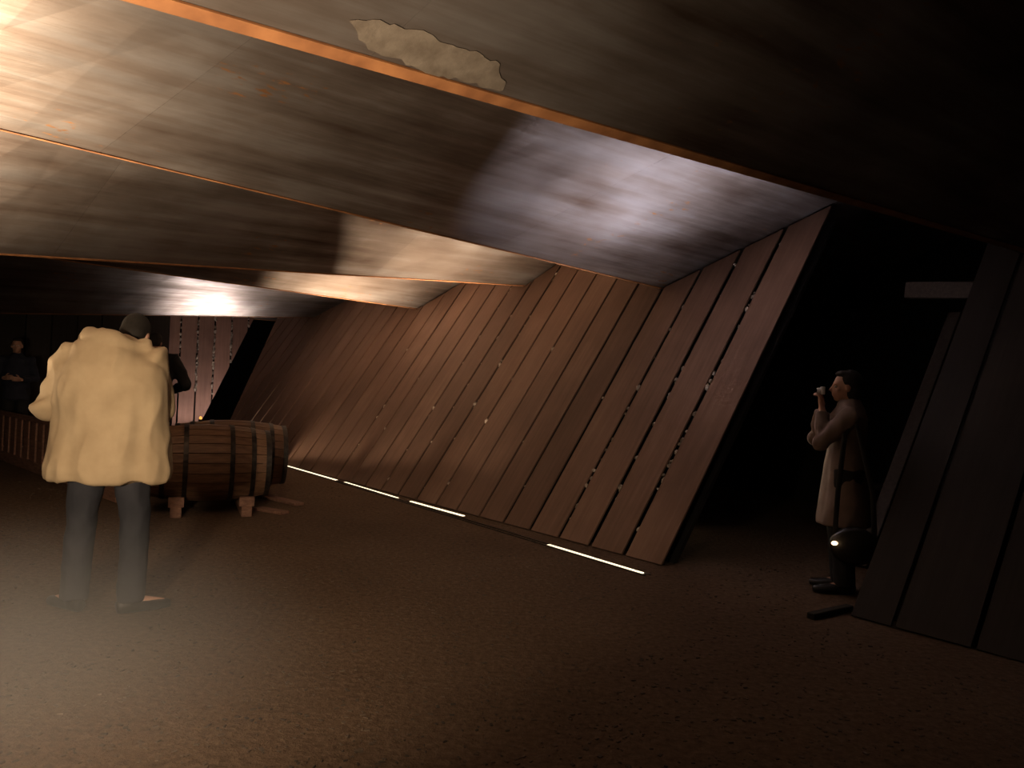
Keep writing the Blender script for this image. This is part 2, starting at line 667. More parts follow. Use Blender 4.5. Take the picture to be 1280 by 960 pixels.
bm = bmesh.new()
bm_prism(bm, [backp(3.8, 0, 0.16), backp(t_edge(0) + .03, 0, 0.16), backp(t_edge(3.1) + .03, 3.1, 0.16), backp(3.8, 3.1, 0.16)], WD * 0.04)
wall_back = struct(obj('wall_back', bm, DARK))
tg = [t_of(on_back(u, 430)) for u in (203.5, 225.5, 247, 268, 289)]
step = tg[3] - tg[4]
tl = tg + [tg[-1] - step * (q + 1) for q in range(8)]
for a, b in zip(tl, tl[1:]):
    # plank from t=a (left) to t=b (right), clipped by the slanting end
    a2, b2 = a - 0.018, b + 0.018
    if a2 < t_edge(3.0):
        break
    zb_ = 0.0
    def zcut(t):
        return za + (zb - za) * (t - ta) / (tb - ta)
    zl, zr = max(0, zcut(a2)), max(0, zcut(b2))
    pts = []
    if zr <= 0.0:
        pts = [(a2, 0.01), (b2, 0.01), (b2, 3.05), (a2, 3.05)]
    elif zr < 3.05:
        pts = [(a2, max(0.01, zl)), (b2, zr), (b2, 3.05), (a2, 3.05)]
        if zl <= 0:
            pts = [(a2, 0.01), (t_edge(0.01), 0.01), (b2, zr), (b2, 3.05), (a2, 3.05)]
    else:
        pts = [(a2, zl), (t_edge(3.05), 3.05), (a2, 3.05)]
    bm = bmesh.new()
    bm_prism(bm, [backp(t, z) for t, z in pts], WD * 0.018, [(t, z) for t, z in pts])
    obj('plank', bm, PLANK_PALE, wall_back)
spots = []
for t in tl[1:6]:
    for q in range(20 if t == tl[1] else 60):
        z = random.uniform(0.9, 2.6)
        if t < t_edge(z) + 0.03:
            continue
        spots.append((backp(t + random.uniform(-.012, .012), z, random.uniform(0.0, 0.03)), random.uniform(0.020, 0.036)))
stones(wall_back, spots)

# return left of the lit planks, lack of light put into its colour
bm = bmesh.new()
bm_prism(bm, [backp(tg[0] + .02, 0, -0.5), backp(9, 0, -0.5), backp(9, 3.2, -0.5), backp(tg[0] + .02, 3.2, -0.5)], WD * 0.1)
wall_end = struct(obj('wall_end', bm, DARK))
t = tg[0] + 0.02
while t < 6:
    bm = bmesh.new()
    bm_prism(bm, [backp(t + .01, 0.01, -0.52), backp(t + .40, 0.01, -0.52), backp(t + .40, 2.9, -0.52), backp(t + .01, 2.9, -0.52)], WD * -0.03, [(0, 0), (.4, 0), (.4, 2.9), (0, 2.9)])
    obj('plank', bm, PLANK_SHADE, wall_end)
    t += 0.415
# wall of the passage behind, wall left of the hall, wall beyond the doorway
struct(obj('wall_passage', box_bm(hall(16.4, 2, 1.7), (0.1, 16, 3.4), Matrix.Rotation(math.atan2(WD.y, WD.x), 3, 'Z')), DARK))
struct(obj('wall_left', box_bm(hall(4, 8.9, 1.7), (24, 0.1, 3.4), Matrix.Rotation(math.atan2(WD.y, WD.x), 3, 'Z')), PLANK))
struct(obj('wall_outer', box_bm(hall(4, -5.2, 2.2), (24, 0.1, 4.4), Matrix.Rotation(math.atan2(WD.y, WD.x), 3, 'Z')), DARK))

# ---- slot in the floor along the wall's foot (a dark steel channel) and its bright stretches
ch0, ch1 = on_floor(352, 581), on_floor(806, 718.5)
chd = (ch1 - ch0).normalized()
chn = V((-chd.y, chd.x, 0))
bm = bmesh.new()
for sgn in (-1, 1):
    a = ch0 - chd * 2.6 + chn * sgn * 0.030 + V((0, 0, 0.004))
    b = ch1 + chd * 0.03 + chn * sgn * 0.030 + V((0, 0, 0.004))
    bm_b = beam_bm(a, b, 0.012, 0.012)
    tmp = bpy.data.meshes.new('t')
    bm_b.to_mesh(tmp)
    bm_b.free()
    bm.from_mesh(tmp)
trim = struct(obj('trim_1', bm, HOOP))
segs = [((352, 581), (421, 601), 'bright strip of light in the floor slot nearest the barrels', 1),
        ((431, 603.5), (497, 623.5), 'bright strip of light in the floor slot, second from the barrels', 1),
        ((513, 627.5), (580, 646), 'bright strip of light in the floor slot, in the middle of the wall foot', 1),
        ((685, 682), (804, 718), 'long bright strip of light in the floor slot beside the doorway', 2)]


def aim(o, d):
    o.rotation_euler = V(d).to_track_quat('-Z', 'Y').to_euler()


def strip_light(p0, p1, label, col, power, tilt, spread, nm='floor_light', group='bright strips in the floor slot and added unseen strips'):
    mid = (p0 + p1) / 2
    L = (p1 - p0).length
    d = (p1 - p0).normalized()
    root = tag(empty(nm, (mid.x, mid.y, 0), math.atan2(d.y, d.x)), label, 'light', group)
    obj('housing', box_bm((0, 0, 0.002), (L, 0.044, 0.006)), LAMPBODY, root)
    bm = bmesh.new()
    x = -L / 2
    while x < L / 2 - 0.02:
        ln = min(random.uniform(0.3, 0.7), L / 2 - x)
        bm_box(bm, (x + ln / 2, 0, 0.0085), (ln - 0.012, random.uniform(0.026, 0.036), 0.008))
        x += ln
    obj('diffuser', bm, SLOT_EM, root)
    z = V(tilt).normalized()
    yax = z.cross(d).normalized()
    for share, sp in ((0.5, spread), (0.5, spread * 0.66)):      # a wide and a narrow beam, so that the edge is soft
        ld = bpy.data.lights.new('slot_lamp', 'AREA')
        ld.shape = 'RECTANGLE'
        ld.size = L
        ld.size_y = 0.04
        ld.energy = power * L * share
        ld.color = col
        ld.spread = R(sp)
        lo = bpy.data.objects.new('slot_lamp', ld)
        C.objects.link(lo)
        lo.location = mid + V((0, 0, 0.02))
        # area lamps shine along -Z
        lo.rotation_euler = Matrix((d, -yax, -z)).transposed().to_euler()
    return root


for k, (q0, q1, lab, n) in enumerate(segs):
    warm = (1.0, 0.74, 0.50) if k < 3 else (0.90, 0.84, 0.96)
    strip_light(on_floor(*q0), on_floor(*q1), lab, warm, SLOT_POWER * (3.0, 2.9, 2.8, 2.6)[k], V((0, 0, 1)) + OUT * 0.22 - WD * (0.5 if k < 3 else 0.05), 66)
strip_light(ch0 - chd * 2.3, ch0 - chd * 0.9, 'added bright strip in the floor slot, unseen behind the barrels', (1.0, 0.86, 0.74), SLOT_POWER * 6, V((0, 0, 1)) + OUT * 0.15 - WD * 0.6, 80)  # added out of sight to brighten the far ceiling plates
strip_light(backp(0.15, 0, -0.35), backp(-1.3, 0, -0.35), 'added unseen strip light washing the far pinkish plank wall', (1.0, 0.86, 0.80), 6.0, V((0, 0, 1)) + WD * 0.2, 130)  # added out of sight to wash the far planks with light
strip_light(backp(-0.1, 0, -0.8), backp(-1.9, 0, -0.8), 'added unseen strip light on the floor between the barrels and the far pinkish plank wall', (1.0, 0.86, 0.80), BACK_POWER,
            V((0, 0, 1)) - WD * 0.55, 92)  # added out of sight to brighten the farthest ceiling plate

# ================================================================== WORK LAMP (on a stand, left of the frame)
LAMPLOC = V((-1.35, 0.85, 0.0))


def lamp_head(root, c, target, power, cone, nm):
    c = V(c)
    d = (V(target) - (V(root.location) + c)).normalized()
    q = d.to_track_quat('Z', 'Y').to_matrix()
    bm = bmesh.new()
    bm_tube(bm, [c + q @ V((0, 0, z)) for z in (-0.12, -0.08, 0.0, 0.05)], [0.05, 0.075, 0.10, 0.115], 20)
    rf = obj('reflector', bm, LAMPBODY, root, True)
    bm = bmesh.new()
    bm_tube(bm, [c + q @ V((0, 0, z)) for z in (0.051, 0.058)], [0.10, 0.10], 20)
    obj('lens', bm, LENS_EM, rf, True)
    ld = bpy.data.lights.new(nm, 'SPOT')
    ld.energy = power
    ld.color = LAMP_COL
    ld.spot_size = R(cone)
    ld.spot_blend = 1.0
    ld.shadow_soft_size = 0.10
    lo = bpy.data.objects.new(nm, ld)
    C.objects.link(lo)
    lo.location = V(root.location) + c + d * 0.085
    aim(lo, d)


lamp = tag(empty('work_lamp', LAMPLOC), 'black work lamp with two heads on a stand, at the left', 'lamp')
bm = bmesh.new()
bm_tube(bm, [(0, 0, 0.02), (0, 0, 1.25)], [0.016, 0.016], 10)
for q in range(3):
    a = q * 2 * PI / 3
    bm_tube(bm, [(0, 0, 0.35), (0.35 * math.cos(a), 0.35 * math.sin(a), 0.012)], [0.011, 0.011], 8)
obj('stand', bm, LAMPBODY, lamp)
lamp_head(lamp, (0, 0, 0.55), UP_AIM, UP_POWER, 72, 'flood_up')
lamp_head(lamp, (0, 0, 1.32), FWD_AIM, FWD_POWER, 84, 'flood_forward')


def flood_lamp(loc, aimv, power, cone, label):
    fl = tag(empty('flood_lamp', loc), label, 'lamp')
    bm = bmesh.new()
    bm_box(bm, (0, 0, 0.012), (0.26, 0.20, 0.024))
    bm_box(bm, (-0.13, 0, 0.12), (0.012, 0.03, 0.20))
    bm_box(bm, (0.13, 0, 0.12), (0.012, 0.03, 0.20))
    obj('stand', bm, LAMPBODY, fl)
    lamp_head(fl, (0, 0, 0.22), loc + aimv, power, cone, 'flood_floor')


flood_lamp(FLOODLOC, FLOOD_AIM, FLOOD_POWER, 118, 'black flood lamp standing on the floor left of the person in beige, shining up')
flood_lamp(NEARLOC, NEAR_AIM, NEAR_POWER, 135, 'black flood lamp standing on the floor nearest the viewer, at the lower left corner')


# ================================================================== BARRELS
def barrel(loc, axis_ang, label, length=1.12, rm=0.385, re=0.325, roll=0.0):
    root = tag(empty('barrel', loc, axis_ang), label, 'barrel', 'barrels lying on timber rails')
    n = 24
    prof = lambda x: rm - (rm - re) * (2 * x / length) ** 2
    # one stave, shared by all
    bm = bmesh.new()
    half = PI / n - 0.010
    rows = []
    for i in range(7):
        x = -length / 2 + length * i / 6
        r = prof(x)
        rows.append([bm.verts.new((x, rr * math.sin(a), rr * math.cos(a))) for rr in (r, r - 0.025) for a in ((-half, half) if rr == r else (half, -half))])
    for a, b in zip(rows, rows[1:]):
        for j in range(4):
            k = (j + 1) % 4
            bm.faces.new((a[j], a[k], b[k], b[j]))
    bm.faces.new(rows[0][::-1])
    bm.faces.new(rows[-1])
    bmesh.ops.recalc_face_normals(bm, faces=bm.faces[:])
    st = obj('stave', bm, OAK, root)
    st.location = (0, 0, rm)
    st.rotation_euler = (roll, 0, 0)
    for k in range(1, n):
        c = st.copy()
        c.rotation_euler = (roll + 2 * PI * k / n, 0, 0)
        C.objects.link(c)
        c.parent = root
    for x, wd in ((-.50, .05), (-.37, .045), (-.19, .045), (.19, .045), (.37, .045), (.50, .05)):
        x *= length
        bm = bmesh.new()
        sg = 40
        rr = []
        for xx, dr in ((x - wd / 2, 0.001), (x - wd / 2, 0.006), (x + wd / 2, 0.006), (x + wd / 2, 0.001)):
            rad = prof(max(-length / 2, min(length / 2, xx))) + dr
            rr.append([bm.verts.new((xx, rad * math.sin(2 * PI * k / sg), rm + rad * math.cos(2 * PI * k / sg))) for k in range(sg)])
        for j in range(4):
            a, b = rr[j], rr[(j + 1) % 4]
            for k in range(sg):
                l = (k + 1) % sg
                bm.faces.new((a[k], a[l], b[l], b[k]))
        bmesh.ops.recalc_face_normals(bm, faces=bm.faces[:])
        obj('hoop', bm, HOOP, root, False)
    for sgn in (-1, 1):
        hd = bmesh.new()
        x = sgn * (length / 2 - 0.05)
        bm_tube(hd, [(x - 0.01, 0, rm), (x + 0.01, 0, rm)], [re - 0.012, re - 0.012], 32)
        obj('barrel_head', hd, OAK, root)
    return root


AX = math.atan2(0.39, 0.92)
axd = V((math.cos(AX), math.sin(AX), 0))
row = V((-math.sin(AX), math.cos(AX), 0))
RAILH = 0.10
cA = V((-3.02, 8.05, 0))
cB = cA + row * 0.86 + axd * 0.27
barrel((cA.x, cA.y, RAILH), AX, 'brown oak barrel with dark hoops lying nearest on the rails, beside the beige jacket', roll=0.05)
barrel((cB.x, cB.y, RAILH), AX, 'brown oak barrel mostly hidden behind the nearest barrel, its pale end rim showing', roll=0.11)
for sx, lab in ((-0.28, 'left rough timber rail under the two barrels'), (0.36, 'right rough timber rail under the two barrels')):
    a = cA + axd * sx - row * 0.42
    b = cA + axd * sx + row * 1.5
    tag(obj('timber_rail', beam_bm((a.x, a.y, 0.05), (b.x, b.y, 0.05), 0.10, 0.10, 0.006), TIMBER), lab, 'timber', 'timber rails under the barrels')
# wedges holding the front barrel
for sx, lab in ((-0.28, 'wooden wedge chocking the front barrel on the left rail'), (0.36, 'wooden wedge chocking the front barrel on the right rail')):
    p = cA + axd * sx - row * 0.30
    bm = bmesh.new()
    yv, zv = row, V((0, 0, 1))
    pts = [p - yv * 0.10 + zv * 0.10, p + yv * 0.13 + zv * 0.10, p - yv * 0.05 + zv * 0.19, p - yv * 0.10 + zv * 0.19]
    bm_prism(bm, [q - axd * 0.07 for q in pts], axd * 0.14)
    tag(obj('wedge', bm, TIMBER), lab, 'wedge', 'wedges under the front barrel')
# loose boards on the floor right of the barrels
for (u0, v0, u1, v1, hh, lab) in ((328, 621, 374, 632, 0.03, 'thin loose board on the floor right of the barrels, farther one'),
                                  (322, 637, 356, 643, 0.03, 'thin loose board on the floor in front of the barrels, nearer one')):
    a, b = on_floor(u0, v0), on_floor(u1, v1)
    tag(obj('board', beam_bm((a.x, a.y, hh / 2), (b.x, b.y, hh / 2), 0.12, hh, 0.004), TIMBER), lab, 'board')

# amber light on the barrel behind
root = tag(empty('amber_light', (0, 0, 0)), 'tiny amber light glowing on top of the rear barrel', 'light')
p = cB - axd * 0.33
root.location = (p.x, p.y, RAILH + 0.385 * 2 - 0.025)
bm = bmesh.new()
bm_tube(bm, [(0, 0, 0), (0, 0, 0.022)], [0.022, 0.022], 12)
obj('holder', bm, LAMPBODY, root)
bm = bmesh.new()
bm_ball(bm, (0, 0, 0.035), (0.015, 0.015, 0.02), None, 10, 7)
obj('flame', bm, AMBER_EM, root, True)

# ================================================================== SLATTED FENCE
fa, fb = V((-8.9, 13.04, 0)), V((-3.98, 8.27, 0))
fd = (fb - fa).normalized()
ang = math.atan2(fd.y, fd.x)
L = (fb - fa).length
fence = tag(empty('slatted_fence', fa, ang), 'low brown slatted wooden fence behind the person in the beige jacket', 'fence')
obj('beam', box_bm((L / 2, 0, 0.06), (L, 0.11, 0.12), None, 0.008), TIMBER, fence)
obj('top_rail', box_bm((L / 2, 0, 0.66), (L, 0.06, 0.06), None, 0.006), TIMBER, fence)
slat0 = None
x = 0.08
while x < L - 0.05:
    if slat0 is None:
        slat0 = obj('slat', box_bm((0, 0, 0.375), (0.20, 0.025, 0.51), None, 0.003), TIMBER, fence)
        o = slat0
    else:
        o = slat0.copy()
        C.objects.link(o)
        o.parent = fence
    o.location = (x, random.uniform(-.004, .004), 0)
    x += 0.31


# ================================================================== PEOPLE
# local frame of a figure: x to its right, y forward, z up; feet at z = 0
def hand(bm, wrist, palm_dir, finger_dir, thumb_side, curl=0.6, k=1.0):
    """palm with four separate curled fingers and a thumb leaving the side near its base"""
    wr, f, pn, th = V(wrist), V(finger_dir).normalized(), V(palm_dir).normalized(), V(thumb_side).normalized()
    th = (th - f * th.dot(f)).normalized()
    pn = f.cross(th).normalized() if f.cross(th).dot(pn) > 0 else -f.cross(th).normalized()
    bm_tube(bm, [wr - f * .02, wr + f * .02, wr + f * .06 * k, wr + f * .092 * k], [(.022, .026), (.018, .035), (.016, .042), (.013, .040)], 10, pn)
    for i, (o, ln) in enumerate(((.031, .072), (.0105, .080), (-.0105, .075), (-.031, .058))):
        p = wr + f * .088 * k + th * o
        pts, a = [p - f * .02], 0.0
        d = f
        for s in range(3):
            pts.append(p)
            a = curl * (s + 0.6) * 0.75
            d = f * math.cos(a) + pn * math.sin(a)
            p = p + d * ln * k * (0.45, 0.32, 0.23)[s]
        pts.append(p)
        bm_tube(bm, pts, [.009, .0095, .009, .0085, .007], 8)
    p = wr + f * .028 * k + th * .022
    d1 = (th * .8 + f * .6 + pn * .25).normalized()
    d2 = (f * .85 + pn * .5 + th * .15).normalized()
    bm_tube(bm, [p - th * .01, p + d1 * .028, p + d1 * .05, p + d1 * .05 + d2 * .03], [.012, .013, .011, .008], 8)


def make_body(J, hands, k=1.0):
    bm = bmesh.new()
    hc = V(J['head'])
    hr = J['headrot']
    H = lambda x, y, z: hc + hr @ V((x, y, z))
    # head: cranium, face, jaw, brow, nose, lips, ears
    bm_ball(bm, H(0, -.012, .028), (.074, .094, .090), hr)
    bm_ball(bm, H(0, .022, -.028), (.060, .066, .082), hr)
    bm_ball(bm, H(0, .048, -.078), (.034, .034, .030), hr)
    bm_ball(bm, H(0, .072, .022), (.052, .018, .014), hr)
    bm_tube(bm, [H(0, .080, .020), H(0, .094, -.002), H(0, .108, -.022), H(0, .086, -.034)], [.008, .009, .013, .009], 8)
    bm_ball(bm, H(0, .083, -.052), (.022, .012, .006), hr)
    bm_ball(bm, H(0, .081, -.062), (.020, .012, .006), hr)
    for s in (-1, 1):
        bm_ball(bm, H(s * .076, -.008, -.008), (.008, .018, .031), hr)
        bm_ball(bm, H(s * .045, .055, -.020), (.020, .018, .018), hr)
    nb = V(J['neck'])
    bm_tube(bm, [nb - V((0, 0, .05)), nb, H(0, -.018, -.055), H(0, -.01, .0)], [.066, .058, .054, .05], 14)
    # trunk
    pv, wa, chs = V(J['pelvis']), V(J['waist']), V(J['chest'])
    bm_tube(bm, [pv - V((0, 0, .09)), pv, wa, chs, nb - V((0, 0, .05)), nb], [(.12, .09), (.165, .115), (.135, .10), (.165, .115), (.13, .085), (.06, .055)], 20, (1, 0, 0))
    for s, n in ((-1, 'L'), (1, 'R')):
        sh, el, wr = V(J['sh' + n]), V(J['el' + n]), V(J['wr' + n])
        bm_tube(bm, [chs.lerp(sh, .4) + V((0, 0, .04)), sh, sh.lerp(el, .5), el, el.lerp(wr, .35), wr], [.06, .060, .050, .041, .042, .027], 12)
        hp, kn, an = V(J['hip' + n]), V(J['kn' + n]), V(J['an' + n])
        bm_tube(bm, [hp + V((0, 0, .05)), hp, hp.lerp(kn, .5), kn, kn.lerp(an, .35), an, an - V((0, 0, .04))], [.088, .090, .076, .056, .056, .036, .036], 14)
        ft = V(J['toe' + n])
        bm_tube(bm, [an + V((0, 0, -.02)) - (ft - an).normalized() * .05, an.lerp(ft, .45) + V((0, 0, -.01)), ft], [.034, .036, .026], 10)
        hand(bm, wr, *hands[n])
    return fuse(bm, 0.0085, 2)


def shoe_mesh(an, toe):
    bm = bmesh.new()
    an, toe = V(an), V(toe)
    f = V((toe.x - an.x, toe.y - an.y, 0)).normalized()
    g = V((an.x, an.y, 0))
    bm_tube(bm, [g - f * .075 + V((0, 0, .042)), g - f * .05 + V((0, 0, .046)), g + f * .05 + V((0, 0, .042)), g + f * .14 + V((0, 0, .034)), g + f * .20 + V((0, 0, .030)), g + f * .225 + V((0, 0, .028))],
            [(.03, .034), (.038, .044), (.044, .042), (.048, .034), (.038, .028), (.02, .022)], 14, V((0, 0, 1)).cross(f))
    bm_tube(bm, [an + V((0, 0, .05)), V((an.x, an.y, .04))], [.046, .044], 12)
    me = fuse(bm, 0.009, 2)
    for v in me.vertices:
        v.co.z = max(v.co.z, 0.002)
    return me


def trousers_mesh(J, grow=0.018, seed=0.0):
    bm = bmesh.new()
    pv, wa = V(J['pelvis']), V(J['waist'])
    bm_tube(bm, [pv - V((0, 0, .10)), pv, wa], [(.13, .105), (.185, .135), (.155, .12)], 20, (1, 0, 0))
    for n in 'LR':
        hp, kn, an = V(J['hip' + n]), V(J['kn' + n]), V(J['an' + n])
        bm_tube(bm, [hp + V((0, 0, .06)), hp, hp.lerp(kn, .5), kn, kn.lerp(an, .5), an + V((0, 0, -.02))], [.098 + grow, .098 + grow, .082 + grow, .064 + grow, .060 + grow, .056 + grow], 14)
    me = fuse(bm, 0.013, 3)
    crumple(me, 0.008, (9, 9, 5), seed)
    return me


def top_mesh(J, rings, sleeve, collar=None, extra=None, voxel=0.013, fold=(0.012, (6, 6, 8)), seed=0.0):
    """jacket or coat: trunk rings (z, x, y, rx, ry), sleeves down to the wrists, collar"""
    bm = bmesh.new()
    bm_tube(bm, [(x, y, z) for z, x, y, a, b in rings], [(a, b) for z, x, y, a, b in rings], 26, (1, 0, 0))
    for n in 'LR':
        sh, el, wr = V(J['sh' + n]), V(J['el' + n]), V(J['wr' + n])
        chs = V(J['chest'])
        r0, r1, r2, r3 = sleeve
        bm_tube(bm, [chs.lerp(sh, .55) + V((0, 0, .03)), sh, sh.lerp(el, .5), el, el.lerp(wr, .45), el.lerp(wr, .93)], [r0 * .95, r0, r1, r2, (r2 + r3) / 2, r3], 16)
        bm_ball(bm, el, r2 * 1.02)
    if collar:
        bm_tube(bm, collar[0], collar[1], 18, (1, 0, 0))
    if extra:
        extra(bm)
    me = fuse(bm, voxel, 3)
    crumple(me, fold[0], fold[1], seed)
    return me


def person(loc, rz, J, hands, label, top, topmat, topname, trmat, hair, shoemat, seed=0.0):
    root = tag(empty('person', loc, rz), label, 'person')
    body = link_mesh('body', make_body(J, hands), SKIN, root)
    link_mesh('trousers', trousers_mesh(J, 0.018, seed), trmat, root)
    link_mesh(topname, top, topmat, root)
    for n in 'LR':
        link_mesh('shoe', shoe_mesh(J['an' + n], J['toe' + n]), shoemat, root)
    hc, hr = V(J['head']), J['headrot']
    for s in (-1, 1):
        bm = bmesh.new()
        bm_ball(bm, hc + hr @ V((s * .031, .073, .003)), (.014, .010, .009), hr, 10, 7)
        obj('eye', bm, EYE, root, True)
    bm = bmesh.new()
    for (c, r) in hair:
        bm_ball(bm, hc + hr @ V(c), r, hr, 16, 10)
    link_mesh('hair', fuse(bm, 0.010, 2), HAIR, root)
    return root


HAIR_SHORT = [((0, -.030, .042), (.083, .092, .092)), ((0, -.050, -.01), (.078, .062, .07)), ((0, .02, .095), (.062, .06, .03))]


def base_joints(k=1.0, stance=0.11):
    J = dict(pelvis=(0, 0, .96), waist=(0, 0, 1.10), chest=(0, -.01, 1.30), neck=(0, -.01, 1.50), head=(0, .03, 1.645),
             shL=(-.19, -.01, 1.43), shR=(.19, -.01, 1.43), elL=(-.24, -.02, 1.13), elR=(.24, -.02, 1.13), wrL=(-.25, .06, .88), wrR=(.25, .06, .88),
             hipL=(-.095, 0, .93), hipR=(.095, 0, .93), knL=(-stance, .02, .51), knR=(stance, .02, .51), anL=(-stance - .01, -.02, .085), anR=(stance + .01, -.02, .085),
             toeL=(-stance - .04, .15, .035), toeR=(stance + .04, .15, .035))
    J = {n: V(p) * k for n, p in J.items()}
    J['headrot'] = Matrix.Identity(3)
    return J


# ---- man in the beige jacket, seen from behind, head bowed over something in his hands
k = 1.06
J = base_joints(k, 0.14)
J['neck'] = V((0, .03, 1.54))
J['chest'] = V((0, -.005, 1.34))
J['head'] = V((.05, .17, 1.595))
J['headrot'] = Matrix.Rotation(R(-42), 3, 'X')
J['shL'], J['shR'] = V((-.215, .0, 1.465)), V((.205, .0, 1.465))
J['elL'], J['elR'] = V((-.37, .05, 1.17)), V((.22, .10, 1.17))
J['wrL'], J['wrR'] = V((-.10, .30, 1.16)), V((.10, .30, 1.15))
J['anL'], J['anR'] = V((-.155, -.02, .085)), V((.165, -.04, .085))
J['knL'], J['knR'] = V((-.145, .02, .54)), V((.155, .01, .54))
J['toeL'], J['toeR'] = V((-.30, .08, .035)), V((.32, .07, .035))
hands = {'L': ((1, 0, 0), (.55, .8, .1), (0, 0, 1), .9), 'R': ((-1, 0, 0), (-.55, .8, .1), (0, 0, 1), .9)}


def hood(bm):
    # padded collar roll lying round the neck and upper back
    pts, rad = [], []
    for q in range(13):
        a = PI * (0.05 + 0.9 * q / 12) + PI
        pts.append((.02 + .165 * math.cos(a), .02 + .12 * math.sin(a), 1.56 + .012 * math.sin(q * .5)))
        rad.append(.050 if 0 < q < 12 else .035)
    bm_tube(bm, pts, rad, 12)


rings = [(.76, 0, 0, .335, .215), (.82, 0, 0, .345, .225), (.95, 0, 0, .325, .215), (1.12, 0, -.01, .300, .205), (1.28, 0, -.02, .295, .200), (1.40, 0, -.02, .285, .180), (1.49, 0, -.005, .235, .145), (1.56, .01, .01, .13, .11), (1.60, .02, .02, .10, .09)]
top = top_mesh(J, rings, (.095, .092, .085, .06), None, hood, 0.013, (0.031, (4.6, 4.6, 2.2)), 2.3)
for v in top.vertices:          # deeper puckers in the sleeves
    k_ = max(0.0, min(1.0, (-v.co.x - .27) / .08)) * max(0.0, min(1.0, (v.co.z - 1.02) / .1))
    v.co += v.normal * (k_ * 0.011 * math.sin(v.co.z * 50 + v.co.y * 30 + 3 * noise.noise(v.co * 6)))
man = person((-2.30, 4.62, 0), R(6), J, hands, 'person seen from behind in a loose beige jacket and dark trousers, head bowed, standing left', top, JACKET, 'jacket', TROUS, HAIR_SHORT, LEATHER, 1.0)

# ---- woman in the long coat in the doorway, camera raised to her eye, facing left
k = 0.92
J = base_joints(k, 0.08)
J['shL'], J['shR'] = V((-.165, .0, 1.315)), V((.165, .0, 1.315))
J['elL'], J['elR'] = V((-.16, .20, 1.10)), V((.15, .20, 1.12))
J['wrL'], J['wrR'] = V((-.055, .185, 1.335)), V((.07, .175, 1.345))
J['toeL'], J['toeR'] = V((-.10, .13, .035)), V((.10, .13, .035))
hands = {'L': ((1, 0, 0), (.2, .15, 1), (.9, -.35, 0), 1.0), 'R': ((-1, 0, 0), (-.2, .15, 1), (-.9, -.35, 0), 1.0)}
rings = [(.50, 0, 0, .225, .185), (.56, 0, 0, .225, .185), (.75, 0, 0, .205, .165), (.95, 0, 0, .185, .145), (1.05, 0, 0, .165, .13), (1.20, 0, .0, .18, .135), (1.30, 0, -.005, .185, .125), (1.37, 0, -.01, .13, .09), (1.43, 0, 0, .075, .07)]
top = top_mesh(J, rings, (.072, .066, .060, .045), None, None, 0.012, (0.012, (6, 6, 2.2)), 5.1)
HAIR_BOB = [((0, -.032, .040), (.086, .092, .094)), ((0, -.050, -.035), (.084, .062, .09)), ((0, .015, .098), (.06, .06, .028))]
WL = V((2.50, 5.93, 0))
WROT = R(76)
woman = person(WL, WROT, J, hands, 'person in a long pinkish beige coat in the dark doorway, camera raised to the face', top, COAT, 'coat', BLACKC, HAIR_BOB, LEATHER, 4.0)
wm = Matrix.Translation(WL) @ Matrix.Rotation(WROT, 4, 'Z')
# her camera
cb = empty('camera_compact', wm @ V((.01, .185, 1.482)), WROT)
cb.name = 'compact_camera'
tag(cb, 'small silver compact camera held up to the face of the person in the doorway', 'camera')
obj('camera_body', box_bm((0, 0, 0), (.10, .026, .06), None, .005), SILVER, cb)
bm = bmesh.new()
bm_tube(bm, [(0.008, .012, -.002), (.008, .026, -.002), (.008, .04, -.002)], [.024, .024, .020], 16)
obj('camera_lens', bm, SILVER, cb)
bm = bmesh.new()
bm_tube(bm, [(0.008, .0395, -.002), (.008, .0415, -.002)], [.014, .014], 14)
obj('lens_glass', bm, GLASSB, cb)
# her bag, hanging at the hip
bag = empty('shoulder_bag', wm @ V((-.32, -.03, .27)), WROT)
tag(bag, 'black rounded shoulder bag with a small warm clasp glint made to glow, hanging beside the coat', 'bag')
bm = bmesh.new()
bm_tube(bm, [(-.05, 0, .13), (-.02, 0, .13), (.02, 0, .13), (.05, 0, .13)], [(.14, .10), (.165, .13), (.165, .13), (.14, .10)], 22, (0, 1, 0))
obj('bag_body', bm, LEATHER, bag, True)
bm = bmesh.new()
bm_tube(bm, [(0, -.13, .18), (.02, -.11, .50), (.10, -.02, .90), (.13, 0.02, 1.02), (.10, .08, .90), (.02, .12, .50), (0, .13, .18)], [(.004, .018)] * 7, 8, (1, 0, 0))
obj('strap', bm, LEATHER, bag)
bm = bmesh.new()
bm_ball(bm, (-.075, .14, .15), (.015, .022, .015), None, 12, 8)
obj('clasp_glint', bm, GLINT_EM, bag, True)['label'] = 'clasp of the bag, its warm glint painted as a glow'

